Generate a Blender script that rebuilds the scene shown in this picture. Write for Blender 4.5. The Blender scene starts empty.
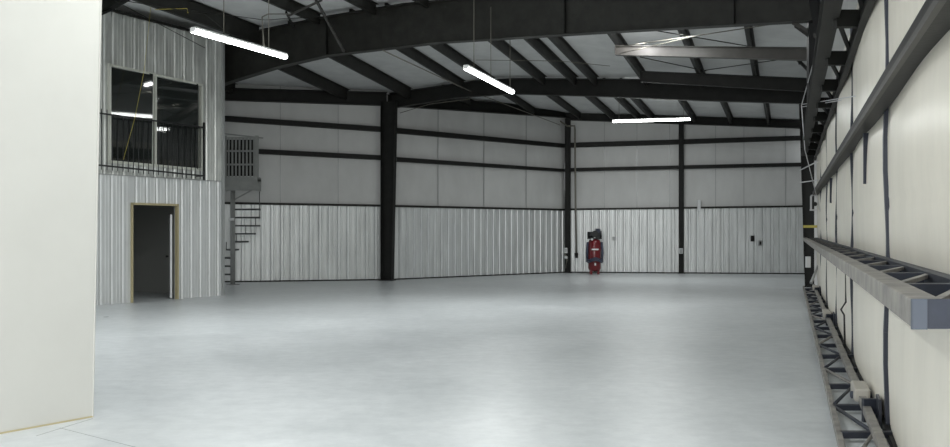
import bpy, math, random
from mathutils import Vector, Matrix
random.seed(4)
S = bpy.context.scene
COL = S.collection
F = 1000.0; CX = 475.0; HY = 230.0; H = 1.65
# ---------------------------------------------------------------- geometry helpers
class MB:
    def __init__(s): s.v = []; s.f = []; s.sm = set()
    def quad(s, *p):
        n = len(s.v); s.v += [tuple(q) for q in p]; s.f.append(tuple(range(n, n + len(p))))
        return s
    def hexa(s, a):            # a: 8 points, 4 bottom loop then 4 top loop
        n = len(s.v); s.v += [tuple(q) for q in a]
        for f in ((3,2,1,0),(4,5,6,7),(0,1,5,4),(1,2,6,5),(2,3,7,6),(3,0,4,7)): s.f.append(tuple(n + i for i in f))
        return s
    def box(s, c, d, rz=0):
        c = Vector(c); R = Matrix.Rotation(rz, 3, 'Z'); x, y, z = d[0]/2, d[1]/2, d[2]/2
        return s.hexa([c + R @ Vector(p) for p in ((-x,-y,-z),(x,-y,-z),(x,y,-z),(-x,y,-z),(-x,-y,z),(x,-y,z),(x,y,z),(-x,y,z))])
    def beam(s, p, q, w, h, up=(0,0,1)):   # rectangular bar, w sideways, h along up
        p, q = Vector(p), Vector(q); d = (q - p).normalized(); u = Vector(up)
        if abs(d.dot(u)) > .99: u = Vector((0,1,0))
        a = d.cross(u).normalized() * (w/2); b = a.cross(d).normalized() * (h/2)
        return s.hexa([p-a-b, p+a-b, q+a-b, q-a-b, p-a+b, p+a+b, q+a+b, q-a+b])
    def tube(s, pts, r, n=10, cap=True):
        pts = [Vector(p) for p in pts]; rs = r if isinstance(r, (list, tuple)) else [r]*len(pts)
        rings = []
        for i, p in enumerate(pts):
            if i == 0: d = pts[1]-p
            elif i == len(pts)-1: d = p-pts[i-1]
            else: d = (pts[i+1]-p).normalized() + (p-pts[i-1]).normalized()
            d.normalize(); u = Vector((0,0,1)) if abs(d.z) < .95 else Vector((1,0,0))
            a = d.cross(u).normalized(); b = d.cross(a)
            k = len(s.v); rings.append(k)
            for j in range(n):
                t = 2*math.pi*j/n; s.v.append(tuple(p + rs[i]*(a*math.cos(t)+b*math.sin(t))))
        for i in range(len(rings)-1):
            for j in range(n):
                s.sm.add(len(s.f)); s.f.append((rings[i]+j, rings[i]+(j+1)%n, rings[i+1]+(j+1)%n, rings[i+1]+j))
        if cap:
            s.f.append(tuple(rings[0]+j for j in range(n))[::-1]); s.f.append(tuple(rings[-1]+j for j in range(n)))
        return s
    def lathe(s, c, prof, n=28):
        c = Vector(c); k0 = len(s.v)
        for r, z in prof:
            for j in range(n):
                t = 2*math.pi*j/n; s.v.append((c.x+r*math.cos(t), c.y+r*math.sin(t), c.z+z))
        for i in range(len(prof)-1):
            for j in range(n):
                s.sm.add(len(s.f)); s.f.append((k0+i*n+j, k0+i*n+(j+1)%n, k0+(i+1)*n+(j+1)%n, k0+(i+1)*n+j))
        return s
    def grid(s, rows):          # rows of points
        k = len(s.v); m = len(rows[0])
        for r in rows: s.v += [tuple(p) for p in r]
        for i in range(len(rows)-1):
            for j in range(m-1):
                s.sm.add(len(s.f)); s.f.append((k+i*m+j, k+i*m+j+1, k+(i+1)*m+j+1, k+(i+1)*m+j))
        return s
    def plate(s, poly, t):      # polygon extruded along vector t, centred
        t = Vector(t)/2; n = len(poly); k = len(s.v)
        s.v += [tuple(Vector(p)-t) for p in poly] + [tuple(Vector(p)+t) for p in poly]
        s.f.append(tuple(range(k, k+n))[::-1]); s.f.append(tuple(range(k+n, k+2*n)))
        for i in range(n): j = (i+1) % n; s.f.append((k+i, k+j, k+n+j, k+n+i))
        return s
def obj(name, mb, mat, parent=None, smooth=False, bevel=0):
    me = bpy.data.meshes.new(name); me.from_pydata(mb.v, [], mb.f); me.update()
    import bmesh
    b = bmesh.new(); b.from_mesh(me); bmesh.ops.recalc_face_normals(b, faces=b.faces); b.to_mesh(me); b.free()
    for i, p in enumerate(me.polygons): p.use_smooth = smooth or (i in mb.sm)
    me.materials.append(mat)
    o = bpy.data.objects.new(name, me); COL.objects.link(o)
    if parent:
        o.parent = parent; o.matrix_parent_inverse = Matrix.Translation(-Vector(parent.location))
    if bevel:
        m = o.modifiers.new('bevel', 'BEVEL'); m.width = bevel; m.segments = 2; m.limit_method = 'ANGLE'
    return o
def thing(name, label, cat, loc, group=None):
    o = bpy.data.objects.new(name, None); COL.objects.link(o); o.location = loc; o.empty_display_size = .2
    o['label'] = label; o['category'] = cat
    if group: o['group'] = group
    return o
def tag(o, label, cat, group=None):
    o['label'] = label; o['category'] = cat
    if group: o['group'] = group
    return o
def struct(o, label=None, cat=None):
    o['kind'] = 'structure'
    if label: o['label'] = label
    if cat: o['category'] = cat
    return o
# ---------------------------------------------------------------- survey helpers (sight lines to real planes)
def fl(x, y):                      # point on the floor
    Y = F*H/(y-HY); return Vector(((x-CX)/F*Y, Y, 0))
def at(x, y, Y): return Vector(((x-CX)/F*Y, Y, H-(y-HY)/F*Y))
class Line:                        # vertical plane standing on a floor line
    def __init__(s, a, b):
        s.a = Vector(a); s.b = Vector(b); s.a.z = s.b.z = 0
        s.d = (s.b-s.a).normalized(); s.n = Vector((s.d.y, -s.d.x, 0))   # n points to the right of travel
        if s.n.dot(-s.a) < 0: s.n = -s.n                                  # towards the viewer
    def pt(s, x, y):
        k = (x-CX)/F; Y = (s.a.x*s.d.y - s.a.y*s.d.x)/(k*s.d.y - s.d.x)
        return at(x, y, Y)
    def off(s, p, o): return Vector(p) + s.n*o
def D(c, Y, z): return Vector((c+.315*Y, Y, z))      # hangar door side: c = distance inward line
# ---------------------------------------------------------------- materials
def mat(name, col, rough=.5, metal=0, bump=0, bscale=20, var=0, vscale=3, emit=None, estr=0, stretch=(1,1,1), spec=.5, col2=None, coat=0, fine=0):
    m = bpy.data.materials.new(name); m.use_nodes = True; nt = m.node_tree; b = nt.nodes['Principled BSDF']
    b.inputs['Base Color'].default_value = (*col, 1); b.inputs['Roughness'].default_value = rough
    b.inputs['Metallic'].default_value = metal; b.inputs['Specular IOR Level'].default_value = spec
    if coat: b.inputs['Coat Weight'].default_value = coat; b.inputs['Coat Roughness'].default_value = .1
    tc = nt.nodes.new('ShaderNodeTexCoord'); mp = nt.nodes.new('ShaderNodeMapping'); mp.inputs['Scale'].default_value = stretch
    nt.links.new(tc.outputs['Object'], mp.inputs['Vector'])
    if var or col2:
        n = nt.nodes.new('ShaderNodeTexNoise'); n.inputs['Scale'].default_value = vscale; n.inputs['Detail'].default_value = 6
        n.inputs['Roughness'].default_value = .6
        nt.links.new(mp.outputs[0], n.inputs['Vector'])
        r = nt.nodes.new('ShaderNodeValToRGB')
        c2 = col2 or tuple(max(0, c*(1-var)) for c in col); c1 = tuple(min(1, c*(1+var*.6)) for c in col) if not col2 else col
        r.color_ramp.elements[0].position = .35; r.color_ramp.elements[1].position = .65
        r.color_ramp.elements[0].color = (*c2, 1); r.color_ramp.elements[1].color = (*c1, 1)
        nt.links.new(n.outputs['Fac'], r.inputs[0]); nt.links.new(r.outputs[0], b.inputs['Base Color'])
    if bump:
        n = nt.nodes.new('ShaderNodeTexNoise'); n.inputs['Scale'].default_value = bscale; n.inputs['Detail'].default_value = 4
        nt.links.new(mp.outputs[0], n.inputs['Vector'])
        bp = nt.nodes.new('ShaderNodeBump'); bp.inputs['Strength'].default_value = bump; bp.inputs['Distance'].default_value = .05
        nt.links.new(n.outputs['Fac'], bp.inputs['Height']); nt.links.new(bp.outputs[0], b.inputs['Normal'])
    if emit: b.inputs['Emission Color'].default_value = (*emit, 1); b.inputs['Emission Strength'].default_value = estr
    return m
M = {}
M['steel'] = mat('dark_primer_steel', (.013,.0135,.012), .55, 0, .05, 30, .25, 4, spec=.25)
M['steel2'] = mat('dark_brown_steel', (.022,.022,.019), .5, 0, .05, 30, .3, 4, spec=.3)
M['vinyl'] = mat('white_vinyl_insulation', (.62,.625,.615), .42, 0, .35, 1.3, .06, 1.5, stretch=(1,1,.5))
M['roofvinyl'] = mat('roof_vinyl_insulation', (.74,.75,.745), .45, 0, .4, 1.6, .08, 2)
M['galv'] = mat('galvalume_panel', (.68,.70,.695), .38, .5, .05, 25, .12, 5, stretch=(1,1,.15))
M['galv_worn'] = mat('galvalume_panel_office', (.66,.675,.65), .38, .45, .1, 6, .25, 3.5, stretch=(1,1,.25))
M['galv_lower'] = mat('galvalume_panel_lower', (.70,.715,.715), .42, .35, .05, 8, .08, 3.5, stretch=(1,1,.25))
M['trim'] = mat('galvanised_trim', (.42,.43,.43), .4, .4)
M['cream'] = mat('cream_painted_wall', (.55,.55,.52), .75, 0, .02, 60, .02, 2)
M['doorvinyl'] = mat('cream_door_insulation', (.88,.84,.74), .3, 0, .3, 2.0, .06, 2.2, stretch=(1,1,.35))
M['strap'] = mat('dark_blue_strap', (.03,.035,.055), .5)
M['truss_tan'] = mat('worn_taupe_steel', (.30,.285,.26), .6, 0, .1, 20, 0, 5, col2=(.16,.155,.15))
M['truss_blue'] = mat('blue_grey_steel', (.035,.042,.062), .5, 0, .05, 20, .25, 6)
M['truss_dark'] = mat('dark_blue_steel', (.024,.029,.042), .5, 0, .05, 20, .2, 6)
M['white'] = mat('white_paint', (.78,.79,.8), .4)
M['alu'] = mat('window_aluminium', (.72,.73,.66), .4, .1)
M['tan'] = mat('tan_jamb_paint', (.46,.40,.24), .55)
M['black'] = mat('black_metal', (.012,.012,.013), .4)
M['grey'] = mat('grey_painted_metal', (.31,.32,.31), .55, 0, 0, 1, .1, 6)
M['inside'] = mat('office_inner_wall', (.42,.43,.41), .8)
M['outside'] = mat('outer_apron_concrete', (.45,.45,.43), .9, 0, 0, 1, .1, 1)
M['red'] = mat('red_enamel', (.17,.008,.014), .3, 0, 0, 1, .1, 6, coat=.4)
M['bluegrey'] = mat('slate_blue_enamel', (.05,.06,.10), .35)
M['cable'] = mat('galvanised_cable', (.7,.7,.72), .35, .3)
M['yellow'] = mat('yellow_tape', (.55,.47,.10), .6)
M['copper'] = mat('grey_conduit', (.2,.19,.16), .5, .3)
M['tube'] = mat('lit_fluorescent_tube', (1,1,1), .5, emit=(.96,1.0,.97), estr=18)
M['lampbody'] = mat('lamp_enamel', (.85,.86,.85), .4)
# glass
g = bpy.data.materials.new('window_glass'); g.use_nodes = True; nt = g.node_tree; b = nt.nodes['Principled BSDF']
b.inputs['Base Color'].default_value = (.03,.035,.033,1); b.inputs['Roughness'].default_value = .03
b.inputs['Transmission Weight'].default_value = .35; b.inputs['IOR'].default_value = 1.5; b.inputs['Specular IOR Level'].default_value = .8
M['glass'] = g
# floor: sealed concrete with faint clouding, joints and tyre arcs
m = bpy.data.materials.new('sealed_concrete_floor'); m.use_nodes = True; nt = m.node_tree; b = nt.nodes['Principled BSDF']; L = nt.links.new
tc = nt.nodes.new('ShaderNodeTexCoord')
def noise(sc, det=6, ro=.6, dist=0):
    n = nt.nodes.new('ShaderNodeTexNoise'); n.inputs['Scale'].default_value = sc; n.inputs['Detail'].default_value = det
    n.inputs['Roughness'].default_value = ro; n.inputs['Distortion'].default_value = dist; L(tc.outputs['Object'], n.inputs['Vector']); return n
def ramp(src, p0, c0, p1, c1):
    r = nt.nodes.new('ShaderNodeValToRGB'); r.color_ramp.elements[0].position = p0; r.color_ramp.elements[1].position = p1
    r.color_ramp.elements[0].color = (*c0, 1); r.color_ramp.elements[1].color = (*c1, 1); L(src, r.inputs[0]); return r
n1 = noise(.55, 8, .65, .6); n2 = noise(5, 8, .7); n3 = noise(.18, 3)
r1 = ramp(n1.outputs['Fac'], .3, (.60,.63,.645), .7, (.73,.755,.77))
r2 = ramp(n2.outputs['Fac'], .3, (.84,.845,.85), .66, (1,1,1))
mx = nt.nodes.new('ShaderNodeMix'); mx.data_type = 'RGBA'; mx.blend_type = 'MULTIPLY'; mx.inputs[0].default_value = 1
L(r1.outputs[0], mx.inputs[6]); L(r2.outputs[0], mx.inputs[7])
L(mx.outputs[2], b.inputs['Base Color'])
rr = ramp(n1.outputs['Fac'], .3, (.30,.30,.30), .7, (.38,.38,.38)); L(rr.outputs[0], b.inputs['Roughness'])
b.inputs['Specular IOR Level'].default_value = .36
bp = nt.nodes.new('ShaderNodeBump'); bp.inputs['Strength'].default_value = .0; bp.inputs['Distance'].default_value = .02
L(n2.outputs['Fac'], bp.inputs['Height']); L(bp.outputs[0], b.inputs['Normal'])
M['floor'] = m
M['joint'] = mat('floor_joint_filler', (.30,.32,.32), .7)

# ---------------------------------------------------------------- key lines of the plan
pA0, pA1 = fl(222, 282.2), fl(388, 279.9)          # left wall, near run
pB1 = fl(565, 272.5); pC1 = fl(803, 274)
A = Line(pA0, pA1); B = Line(pA1, pB1); C = Line(pB1, pC1)
leftEnd = A.a - A.d*5.0
O0, O1 = fl(94.3, 305.7), fl(223, 295.3)           # office wall
OF = Line(O0, O1)
def frame_line(p, s, half=15):
    p = Vector(p); return Line(p - Vector((half, -s*half, 0)), p + Vector((half, -s*half, 0)))
F2 = frame_line(pA1, .35); F1 = frame_line((6.0, 18.6, 0), .58)
F0Y = -3.0
def interp(tab, x):
    if x <= tab[0][0]: return tab[0][1]
    for (a, b), (c, d) in zip(tab, tab[1:]):
        if x <= c: return b + (d-b)*(x-a)/(c-a)
    return tab[-1][1]
z1 = [(-12,6.62),(-7,6.68),(-3.5,6.9),(-1.6,6.95),(3,6.75),(6,6.55),(7,6.5)]
z2 = [(-13,5.85),(-6.6,6.05),(-2.8,6.22),(0,6.48),(1.2,6.5),(4.5,6.3),(9.6,5.95),(11,5.9)]
z3 = [(-10,6.1),(3.5,6.17),(12.3,5.74),(14,5.7)]
def cross(c, ln):        # where door-parallel line c meets a plan line
    dx, dy = ln.d.x, ln.d.y
    # c + .315Y = ax + t dx ; Y = ay + t dy
    t = (c + .315*ln.a.y - ln.a.x)/(dx - .315*dy); return Vector((ln.a.x+t*dx, ln.a.y+t*dy, 0))
def roof_rows(c):
    a = cross(c, F1); b = cross(c, F2); e = cross(c, C); e = e + Vector((.315, 1, 0))*.3
    a.z = interp(z1, a.x); b.z = interp(z2, b.x); e.z = interp(z3, e.x)
    f = Vector((c+.315*F0Y, F0Y, a.z)); return [f, a, b, e]
def roof_at(c, Y):
    r = roof_rows(c)
    for p, q in zip(r, r[1:]):
        if Y <= q.y or q is r[-1]: return p.z + (q.z-p.z)*(Y-p.y)/(q.y-p.y)
# ---------------------------------------------------------------- floor, ceiling
fm = MB(); fm.quad((-16,-3.5,0),(14,-3.5,0),(18,44,0),(-16,44,0))
floor = struct(obj('floor', fm, M['floor']), 'glossy light grey sealed concrete floor of the hangar', 'floor')
ap = MB(); ap.quad((-60,-60,-.03),(70,-60,-.03),(70,80,-.03),(-60,80,-.03)); struct(obj('ground', ap, M['outside']), 'pale concrete apron outside the hangar', 'ground')
jm = MB()
j0, j1 = fl(60, 428), fl(150, 451)
jm.beam((j0.x,j0.y,.0005),(j1.x,j1.y,.0005), .006, .002)
a, b_ = fl(36,436), fl(93, 418.5)
jm.beam((a.x,a.y,.0005),(b_.x,b_.y,.0005),.006,.002)
obj('control_joint', jm, M['joint'], floor)
sp = MB(); q = fl(106, 317); sp.lathe((q.x,q.y,.001), [(.001,.003),(.05,.002),(.055,0)], 10); obj('floor_drain', sp, M['joint'], floor)
cm = MB(); cs = [-26,-22,-19,-17,-15,-13,-11,-9,-7,-5,-3,-1,1.2]
cm.grid([[roof_rows(c)[k] + Vector((0,0,.02)) for c in cs] for k in range(4)])
ceil = struct(obj('ceiling', cm, M['roofvinyl']), 'white vinyl insulation stretched under the metal roof', 'ceiling')
for p in ceil.data.polygons: p.use_smooth = False
# ---------------------------------------------------------------- insulated and panelled walls
def ribbed(mb, a, b, z0a, z0b, z1a, z1b, n, pitch=.305, depth=.03, top=.06, phase=0):
    """corrugated sheet from a to b; trapezoid ribs toward n"""
    a, b = Vector(a), Vector(b); Ln = (b-a).length; d = (b-a).normalized(); pts = []
    k = 0; t = phase
    pts.append((0, 0))
    while t < Ln - pitch*.5:
        c = t + pitch/2
        for dt, h in ((-top*.5-.054, 0), (-top*.5-.05, -.045), (-top*.5-.031, -.045), (-top*.5-.025, 0), (-top*.5, depth), (top*.5, depth), (top*.5+.025, 0)):  # narrow groove added beside each rib so that it shades to a dark line
            if 0 < c+dt < Ln: pts.append((c+dt, h))
        for e in (.33, .66):
            cc = c + pitch*e
            if cc+.02 < Ln:
                pts += [(cc-.018, 0), (cc-.008, .007), (cc+.008, .007), (cc+.018, 0)]
        t += pitch
    pts.append((Ln, 0)); pts.sort(key=lambda q: q[0])
    lo = []; hi = []
    for t, h in pts:
        u = t/Ln; p = a + d*t + n*h
        lo.append((p.x, p.y, z0a + (z0b-z0a)*u)); hi.append((p.x, p.y, z1a + (z1b-z1a)*u))
    base = len(mb.v)
    mb.grid([lo, hi]); mb.sm = set()
def insulated(name, ln, a, b, ztopa, ztopb, zw_a, zw_b, label, seams):
    m = MB(); n = 24
    rows = []
    for k in range(9):
        row = []
        for i in range(n+1):
            u = i/n; p = a + (b-a)*u; zt = ztopa+(ztopb-ztopa)*u; p = p + ln.n*(.012*math.sin(i*2.1+k))
            row.append((p.x, p.y, zt*k/8))
        rows.append(row)
    m.grid(rows)
    w = struct(obj(name, m, M['vinyl']), label, 'wall')
    wm = MB(); pa = a + ln.n*.08; pb = b + ln.n*.08
    ribbed(wm, pa, pb, .02, .02, zw_a, zw_b, ln.n)
    obj('wainscot_panel', wm, M['galv'], w)
    t = MB(); up = Vector((0,0,1))
    t.beam(pa + up*(zw_a+.02) + ln.n*.02, pb + up*(zw_b+.02) + ln.n*.02, .1, .07); obj('wainscot_cap', t, M['steel2'], w)
    t = MB(); t.beam(pa + up*.02 + ln.n*.02, pb + up*.02 + ln.n*.02, .07, .04); obj('base_angle', t, M['steel2'], w)
    for u in seams:
        p = a + (b-a)*u + ln.n*.02; t = MB(); t.beam(p+up*(zw_a), p+up*(ztopa+(ztopb-ztopa)*u-.1), .025, .012, up=ln.n); obj('insulation_seam', t, M['trim'], w)
    return w
zt = lambda ln, x, y: ln.pt(x, y).z
zwA0, zwA1 = zt(A,231,202.3), zt(A,383,206.4)
wl = insulated('wall_left', A, leftEnd, A.b, 6.5, 6.5, zwA0, zwA1, 'left hangar wall with ribbed wainscot, left of the tall column', (.49,.66,.84))
zwB0, zwB1 = zt(B,399,206.8), zt(B,563,210.3)
wb = insulated('wall_left_far', B, B.a, B.b, 6.5, 6.5, zwB0, zwB1, 'angled left hangar wall between tall column and corner column', (.25,.5,.75))
zwC0, zwC1 = zt(C,569,210), zt(C,800,206.7)
extC = C.b + C.d*.6
wc = insulated('wall_back', C, C.a, extC, 6.3, 5.95, zwC0, zwC1, 'back hangar wall, white insulation over ribbed metal wainscot', (.16,.29,.42,.60,.71,.87))
# ---------------------------------------------------------------- girts
def girt(ln, p0, p1, label, grp='dark horizontal wall girts'):
    (xa, ta, ba), (xb, tb, bb) = p0, p1
    a0 = ln.off(ln.pt(xa, ta), .02); a1 = ln.off(ln.pt(xa, ba), .02); b0 = ln.off(ln.pt(xb, tb), .02); b1 = ln.off(ln.pt(xb, bb), .02)
    w = ln.n*.19; e = ln.n*.006; lip = Vector((0,0,.025))
    ce = (a0+a1)/2
    t = thing('wall_girt', label, 'girt', ce, grp)
    m = MB(); m.hexa([a1, b1, b1+w, a1+w, a1+lip*.3, b1+lip*.3, b1+w+lip*.3, a1+w+lip*.3])          # lower flange
    obj('lower_flange', m, M['steel'], t)
    m = MB(); m.hexa([a1+w-e, b1+w-e, b1+w, a1+w, a0+w-e, b0+w-e, b0+w, a0+w]); obj('web', m, M['steel'], t)
    m = MB(); m.hexa([a0-lip*.3, b0-lip*.3, b0+w-lip*.3, a0+w-lip*.3, a0, b0, b0+w, a0+w]); obj('upper_flange', m, M['steel'], t)
    return t
# pixel heights of front face; depth offset is small
girt(A, (205,115,120.3), (385,127.4,132.4), 'upper dark girt on the left wall, left of the tall column')
girt(A, (205,146.6,151.4), (385,155.9,160.5), 'lower dark steel girt running behind the stair landing on the left wall')
girt(B, (393,128.2,133.4), (563,144.2,147.9), 'upper dark steel girt between the tall column and the corner column')
girt(B, (393,157.3,161.7), (563,169.3,172), 'lower dark steel girt between the tall column and the corner column')
girt(C, (568,143.2,147.9), (680,139.8,144.5), 'upper dark steel girt on the back wall left of its middle column')
girt(C, (682,139.7,144.4), (815,135.6,140.1), 'upper dark steel girt on the back wall right of its middle column')
girt(C, (568,168.4,171.8), (680,165.7,169.2), 'lower dark steel girt on the back wall left of its middle column')
girt(C, (682,165.6,169.1), (815,162.6,166.3), 'lower dark steel girt on the back wall right of its middle column')
def eave(ln, p0, p1, label, nm='eave_beam'):
    (xa, ta, ba), (xb, tb, bb) = p0, p1
    a0 = ln.off(ln.pt(xa, ta), .1); a1 = ln.off(ln.pt(xa, ba), .1); b0 = ln.off(ln.pt(xb, tb), .1); b1 = ln.off(ln.pt(xb, bb), .1)
    w = ln.n*.16; e = ln.n*.01; t = thing(nm, label, 'beam', (a0+a1)/2)
    m = MB(); m.hexa([a1, b1, b1+e, a1+e, a0, b0, b0+e, a0+e]); obj('web', m, M['steel'], t)
    lip = Vector((0,0,.012))
    m = MB(); m.hexa([a1-w, b1-w, b1+w, a1+w, a1-w+lip, b1-w+lip, b1+w+lip, a1+w+lip]); obj('lower_flange', m, M['steel'], t)
    m = MB(); m.hexa([a0-w-lip, b0-w-lip, b0+w-lip, a0+w-lip, a0-w, b0-w, b0+w, a0+w]); obj('upper_flange', m, M['steel'], t)
eave(A, (190,88,99.6), (386,93,106.3), 'dark eave beam along the top of the left wall left of the tall column')
eave(B, (386,94.8,106.4), (566,109,118.2), 'dark eave beam along the top of the angled wall right of the tall column')
eave(C, (566,112,120.4), (803,121,128.8), 'dark sloping rafter beam along the top of the back wall', 'rafter_beam')
# ---------------------------------------------------------------- I-section columns and rafters
def icolumn(name, base, d, z0, z1, w0, w1, fw, label, mt=M['steel'], anchor=-1):
    """web lies along plan direction d; tapered from w0 (foot) to w1 (top)"""
    base = Vector(base); d = Vector(d).normalized(); n = Vector((d.y, -d.x, 0)); t = thing(name, label, 'column', base)
    def X(u, z): return base + d*u + Vector((0,0,z))
    if anchor < 0: l0, l1, r0, r1 = -w0/2, -w0/2, w0/2, w1 - w0/2
    elif anchor > 0: l0, l1, r0, r1 = -w0/2, w0/2-w1, w0/2, w0/2
    else: l0, l1, r0, r1 = -w0/2, -w1/2, w0/2, w1/2
    m = MB(); m.plate([X(l0,z0), X(r0,z0), X(r1,z1), X(l1,z1)], n*.012); obj('web', m, mt, t)
    for a0, a1 in ((l0,l1),(r0,r1)):
        m = MB(); m.plate([X(a0,z0)-n*fw/2, X(a0,z0)+n*fw/2, X(a1,z1)+n*fw/2, X(a1,z1)-n*fw/2], d*.018); obj('flange', m, mt, t)
    m = MB(); c = base + Vector((0,0,z0+.012)); m.beam(c - d*(w0/2+.06), c + d*(w0/2+.06), fw+.08, .024); obj('base_plate', m, mt, t)
    for u in (-w0*.3, w0*.3):
        for v in (-fw*.3, fw*.3):
            p = base + d*u + n*v; mm = MB(); mm.tube([(p.x,p.y,z0+.02),(p.x,p.y,z0+.07)], .014, 6); obj('anchor_bolt', mm, mt, t)
    return t
cA = F2.pt(391.5, 230); cA.z = 0
icolumn('steel_column', cA + F2.n*.34, F2.d, 0, 5.86, .37, .50, .22, 'tall dark tapered steel column standing at the bend of the left wall')
cB = B.b.copy() + (B.n + C.n)*.16
icolumn('steel_column', cB, C.d, 0, 5.95, .2, .2, .16, 'slim dark steel column in the back left corner')
cM = C.pt(681, 230); cM.z = 0
icolumn('steel_column', cM + C.n*.2, C.d, 0, 5.8, .17, .17, .16, 'slim dark steel column in the middle of the back wall')
# right column of the far frame, beside the door
Yr = 28.7
icolumn('steel_column', D(.62, Yr+.15, 0), F2.d, 0, 5.9, .34, .52, .3, 'dark steel column at the far end of the hangar door', anchor=1)

def rafter(name, ln, bot, top, fw, label, off=0.0):
    bp_ = [ln.off(ln.pt(x, y), off) for x, y in bot]; tp = [ln.off(ln.pt(x, y), off) if y is not None else None for x, y in top]
    t = thing(name, label, 'rafter', bp_[len(bp_)//2])
    n = ln.n
    m = MB(); m.plate(bp_ + tp[::-1], n*.014); obj('web', m, M['steel2'] if name == 'rafter' else M['steel'], t)
    m = MB()
    for a, b in zip(bp_, bp_[1:]): m.hexa([a-n*fw/2-Vector((0,0,.02)), b-n*fw/2-Vector((0,0,.02)), b+n*fw/2-Vector((0,0,.02)), a+n*fw/2-Vector((0,0,.02)), a-n*fw/2, b-n*fw/2, b+n*fw/2, a+n*fw/2])
    obj('lower_flange', m, M['steel2'], t)
    m = MB()
    for a, b in zip(tp, tp[1:]): m.hexa([a-n*fw/2-Vector((0,0,.02)), b-n*fw/2-Vector((0,0,.02)), b+n*fw/2-Vector((0,0,.02)), a+n*fw/2-Vector((0,0,.02)), a-n*fw/2, b-n*fw/2, b+n*fw/2, a+n*fw/2])
    obj('upper_flange', m, M['steel2'], t)
    return t, bp_, tp
def on(ln, X, z):   # point of plan line at world X
    k = (X-ln.a.x)/ln.d.x; p = ln.a + ln.d*k; return Vector((p.x, p.y, z))
def project(p): return (CX+F*p.x/p.y, HY-F*(p.z-H)/p.y)
top1 = [project(on(F1, X, interp(z1, X)-.1)) for X in (-7.2,-6,-3.5,-1.6,0,3,6.1)]
r1t, b1, t1 = rafter('rafter', F1, [(205,90),(228,82.5),(278,67),(330,55),(440,42.2),(600,32.2),(812,20.5)], top1, .24, 'large dark steel rafter crossing the top of the view above the lamps')
for (x, yb) in ((328,55.3),(566,34.4),(735,24.7)):      # bolted splice stiffeners
    p = F1.pt(x, yb); m = MB(); q = Vector(p); q.z = interp(z1, p.x)-.12; m.beam(p, q, .2, .02, up=F1.d); obj('stiffener', m, M['steel'], r1t)
top2 = [project(on(F2, X, interp(z2, X)-.05)) for X in (-2.8,-1,0,1.2,4.5,9.7)]
r2t, b2, t2 = rafter('far_rafter', F2, [(388,108.5),(400,106.5),(458,97.3),(512,93.6),(600,96),(700,100.3),(812,103.5)], top2, .2, 'dark steel rafter spanning from the tall column to the far end of the door')
# ---------------------------------------------------------------- purlins
def purlin(p, q, label, h=.2, grp='roof purlins'):
    p, q = Vector(p), Vector(q); t = thing('roof_purlin', label, 'purlin', p, grp)
    d = (q-p).normalized(); s = d.cross(Vector((0,0,1))).normalized(); w = .075; e = .007
    up = Vector((0,0,1))
    m = MB(); m.beam(p - up*h/2, q - up*h/2, e, h); obj('web', m, M['steel2'], t)
    m = MB(); m.beam(p + s*w/2, q + s*w/2, w, e); obj('upper_flange', m, M['steel2'], t)
    m = MB(); m.beam(p - s*w/2 - up*h, q - s*w/2 - up*h, w, e); m.beam(p - s*w - up*(h-.012), q - s*w - up*(h-.012), e, .03); obj('lower_flange', m, M['steel2'], t)
    return t
ordn = ['first','second','third','fourth','fifth','sixth','seventh','eighth','ninth','tenth','eleventh','twelfth']
bay1 = [-.9,-2.4,-4.1,-5.65,-6.3,-7.3,-9.0,-10.0,-11.85,-13.75]
bay1 = [c*1.05 for c in bay1] + [-17.6]
for i, c in enumerate(bay1):
    a = cross(c, F1); b = cross(c, F2); a.z = interp(z1, a.x); b.z = interp(z2, b.x)
    purlin(a, b, 'roof purlin between the large rafter and far rafter, %s from the door' % ordn[i], h=.34 if c < -11 else .25)
bay2 = [-.78,-2.2,-3.6,-5.2,-5.75,-6.75,-8.1]
for i, c in enumerate(bay2):
    a = cross(c, F2); b = cross(c, C); a.z = interp(z2, a.x)-.02; b.z = interp(z3, b.x)
    purlin(a, b, 'roof purlin between the far rafter and back wall, %s from the door' % ordn[i])
bay2x = [(-9.6, B), (-11.3, B)]
for i, (c, ln) in enumerate(bay2x):
    a = cross(c, F2); b = cross(c, ln); a.z = interp(z2, a.x)-.02; b.z = roof_at(c, b.y)-.03
    purlin(a, b, 'short dark roof purlin ending on the angled left wall, %s' % ('the longer one' if i == 0 else 'nearer the tall column'))
bay0 = [-8.2,-9.7,-11.4,-13.4,-15.2]
for i, c in enumerate(bay0):
    a = D(c, 14.0, 0); b = cross(c, F1); b.z = interp(z1, b.x); a.z = b.z
    if c == -15.2: b = D(c, 20.9, b.z)
    purlin(a, b, 'roof purlin in front of the large rafter, %s from the right' % ordn[i], h=.42 if c == -13.4 else .24)
# ---------------------------------------------------------------- near cream wall
n0, n1 = fl(93, 417), fl(0, 434)
NL = Line(n1, n0); far = n0; near = n0 - NL.d*4.2
m = MB(); th = -NL.n*.16; dx = Vector((.008*8.8, 0, 0))
hh = 6.5; lean = Vector((.02*hh*1.0, 0, 0))
m.hexa([near, far, far+th, near+th, near+Vector((0,0,hh)), far+lean+Vector((0,0,hh)), far+lean+th+Vector((0,0,hh)), near+th+Vector((0,0,hh))])
wn = struct(obj('wall_near', m, M['cream'], bevel=.006), 'smooth cream partition wall filling the left edge', 'wall')
m = MB(); m.beam(near+Vector((0,0,.006))+NL.n*.004, far+Vector((0,0,.006))+NL.n*.004, .01, .014); obj('wall_base_line', m, M['tan'], wn)
m = MB(); m.beam(far+NL.n*.004-NL.d*.006, far+lean+Vector((0,0,hh))+NL.n*.004-NL.d*.006, .012, .012); obj('corner_bead', m, M['cream'], wn)
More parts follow.
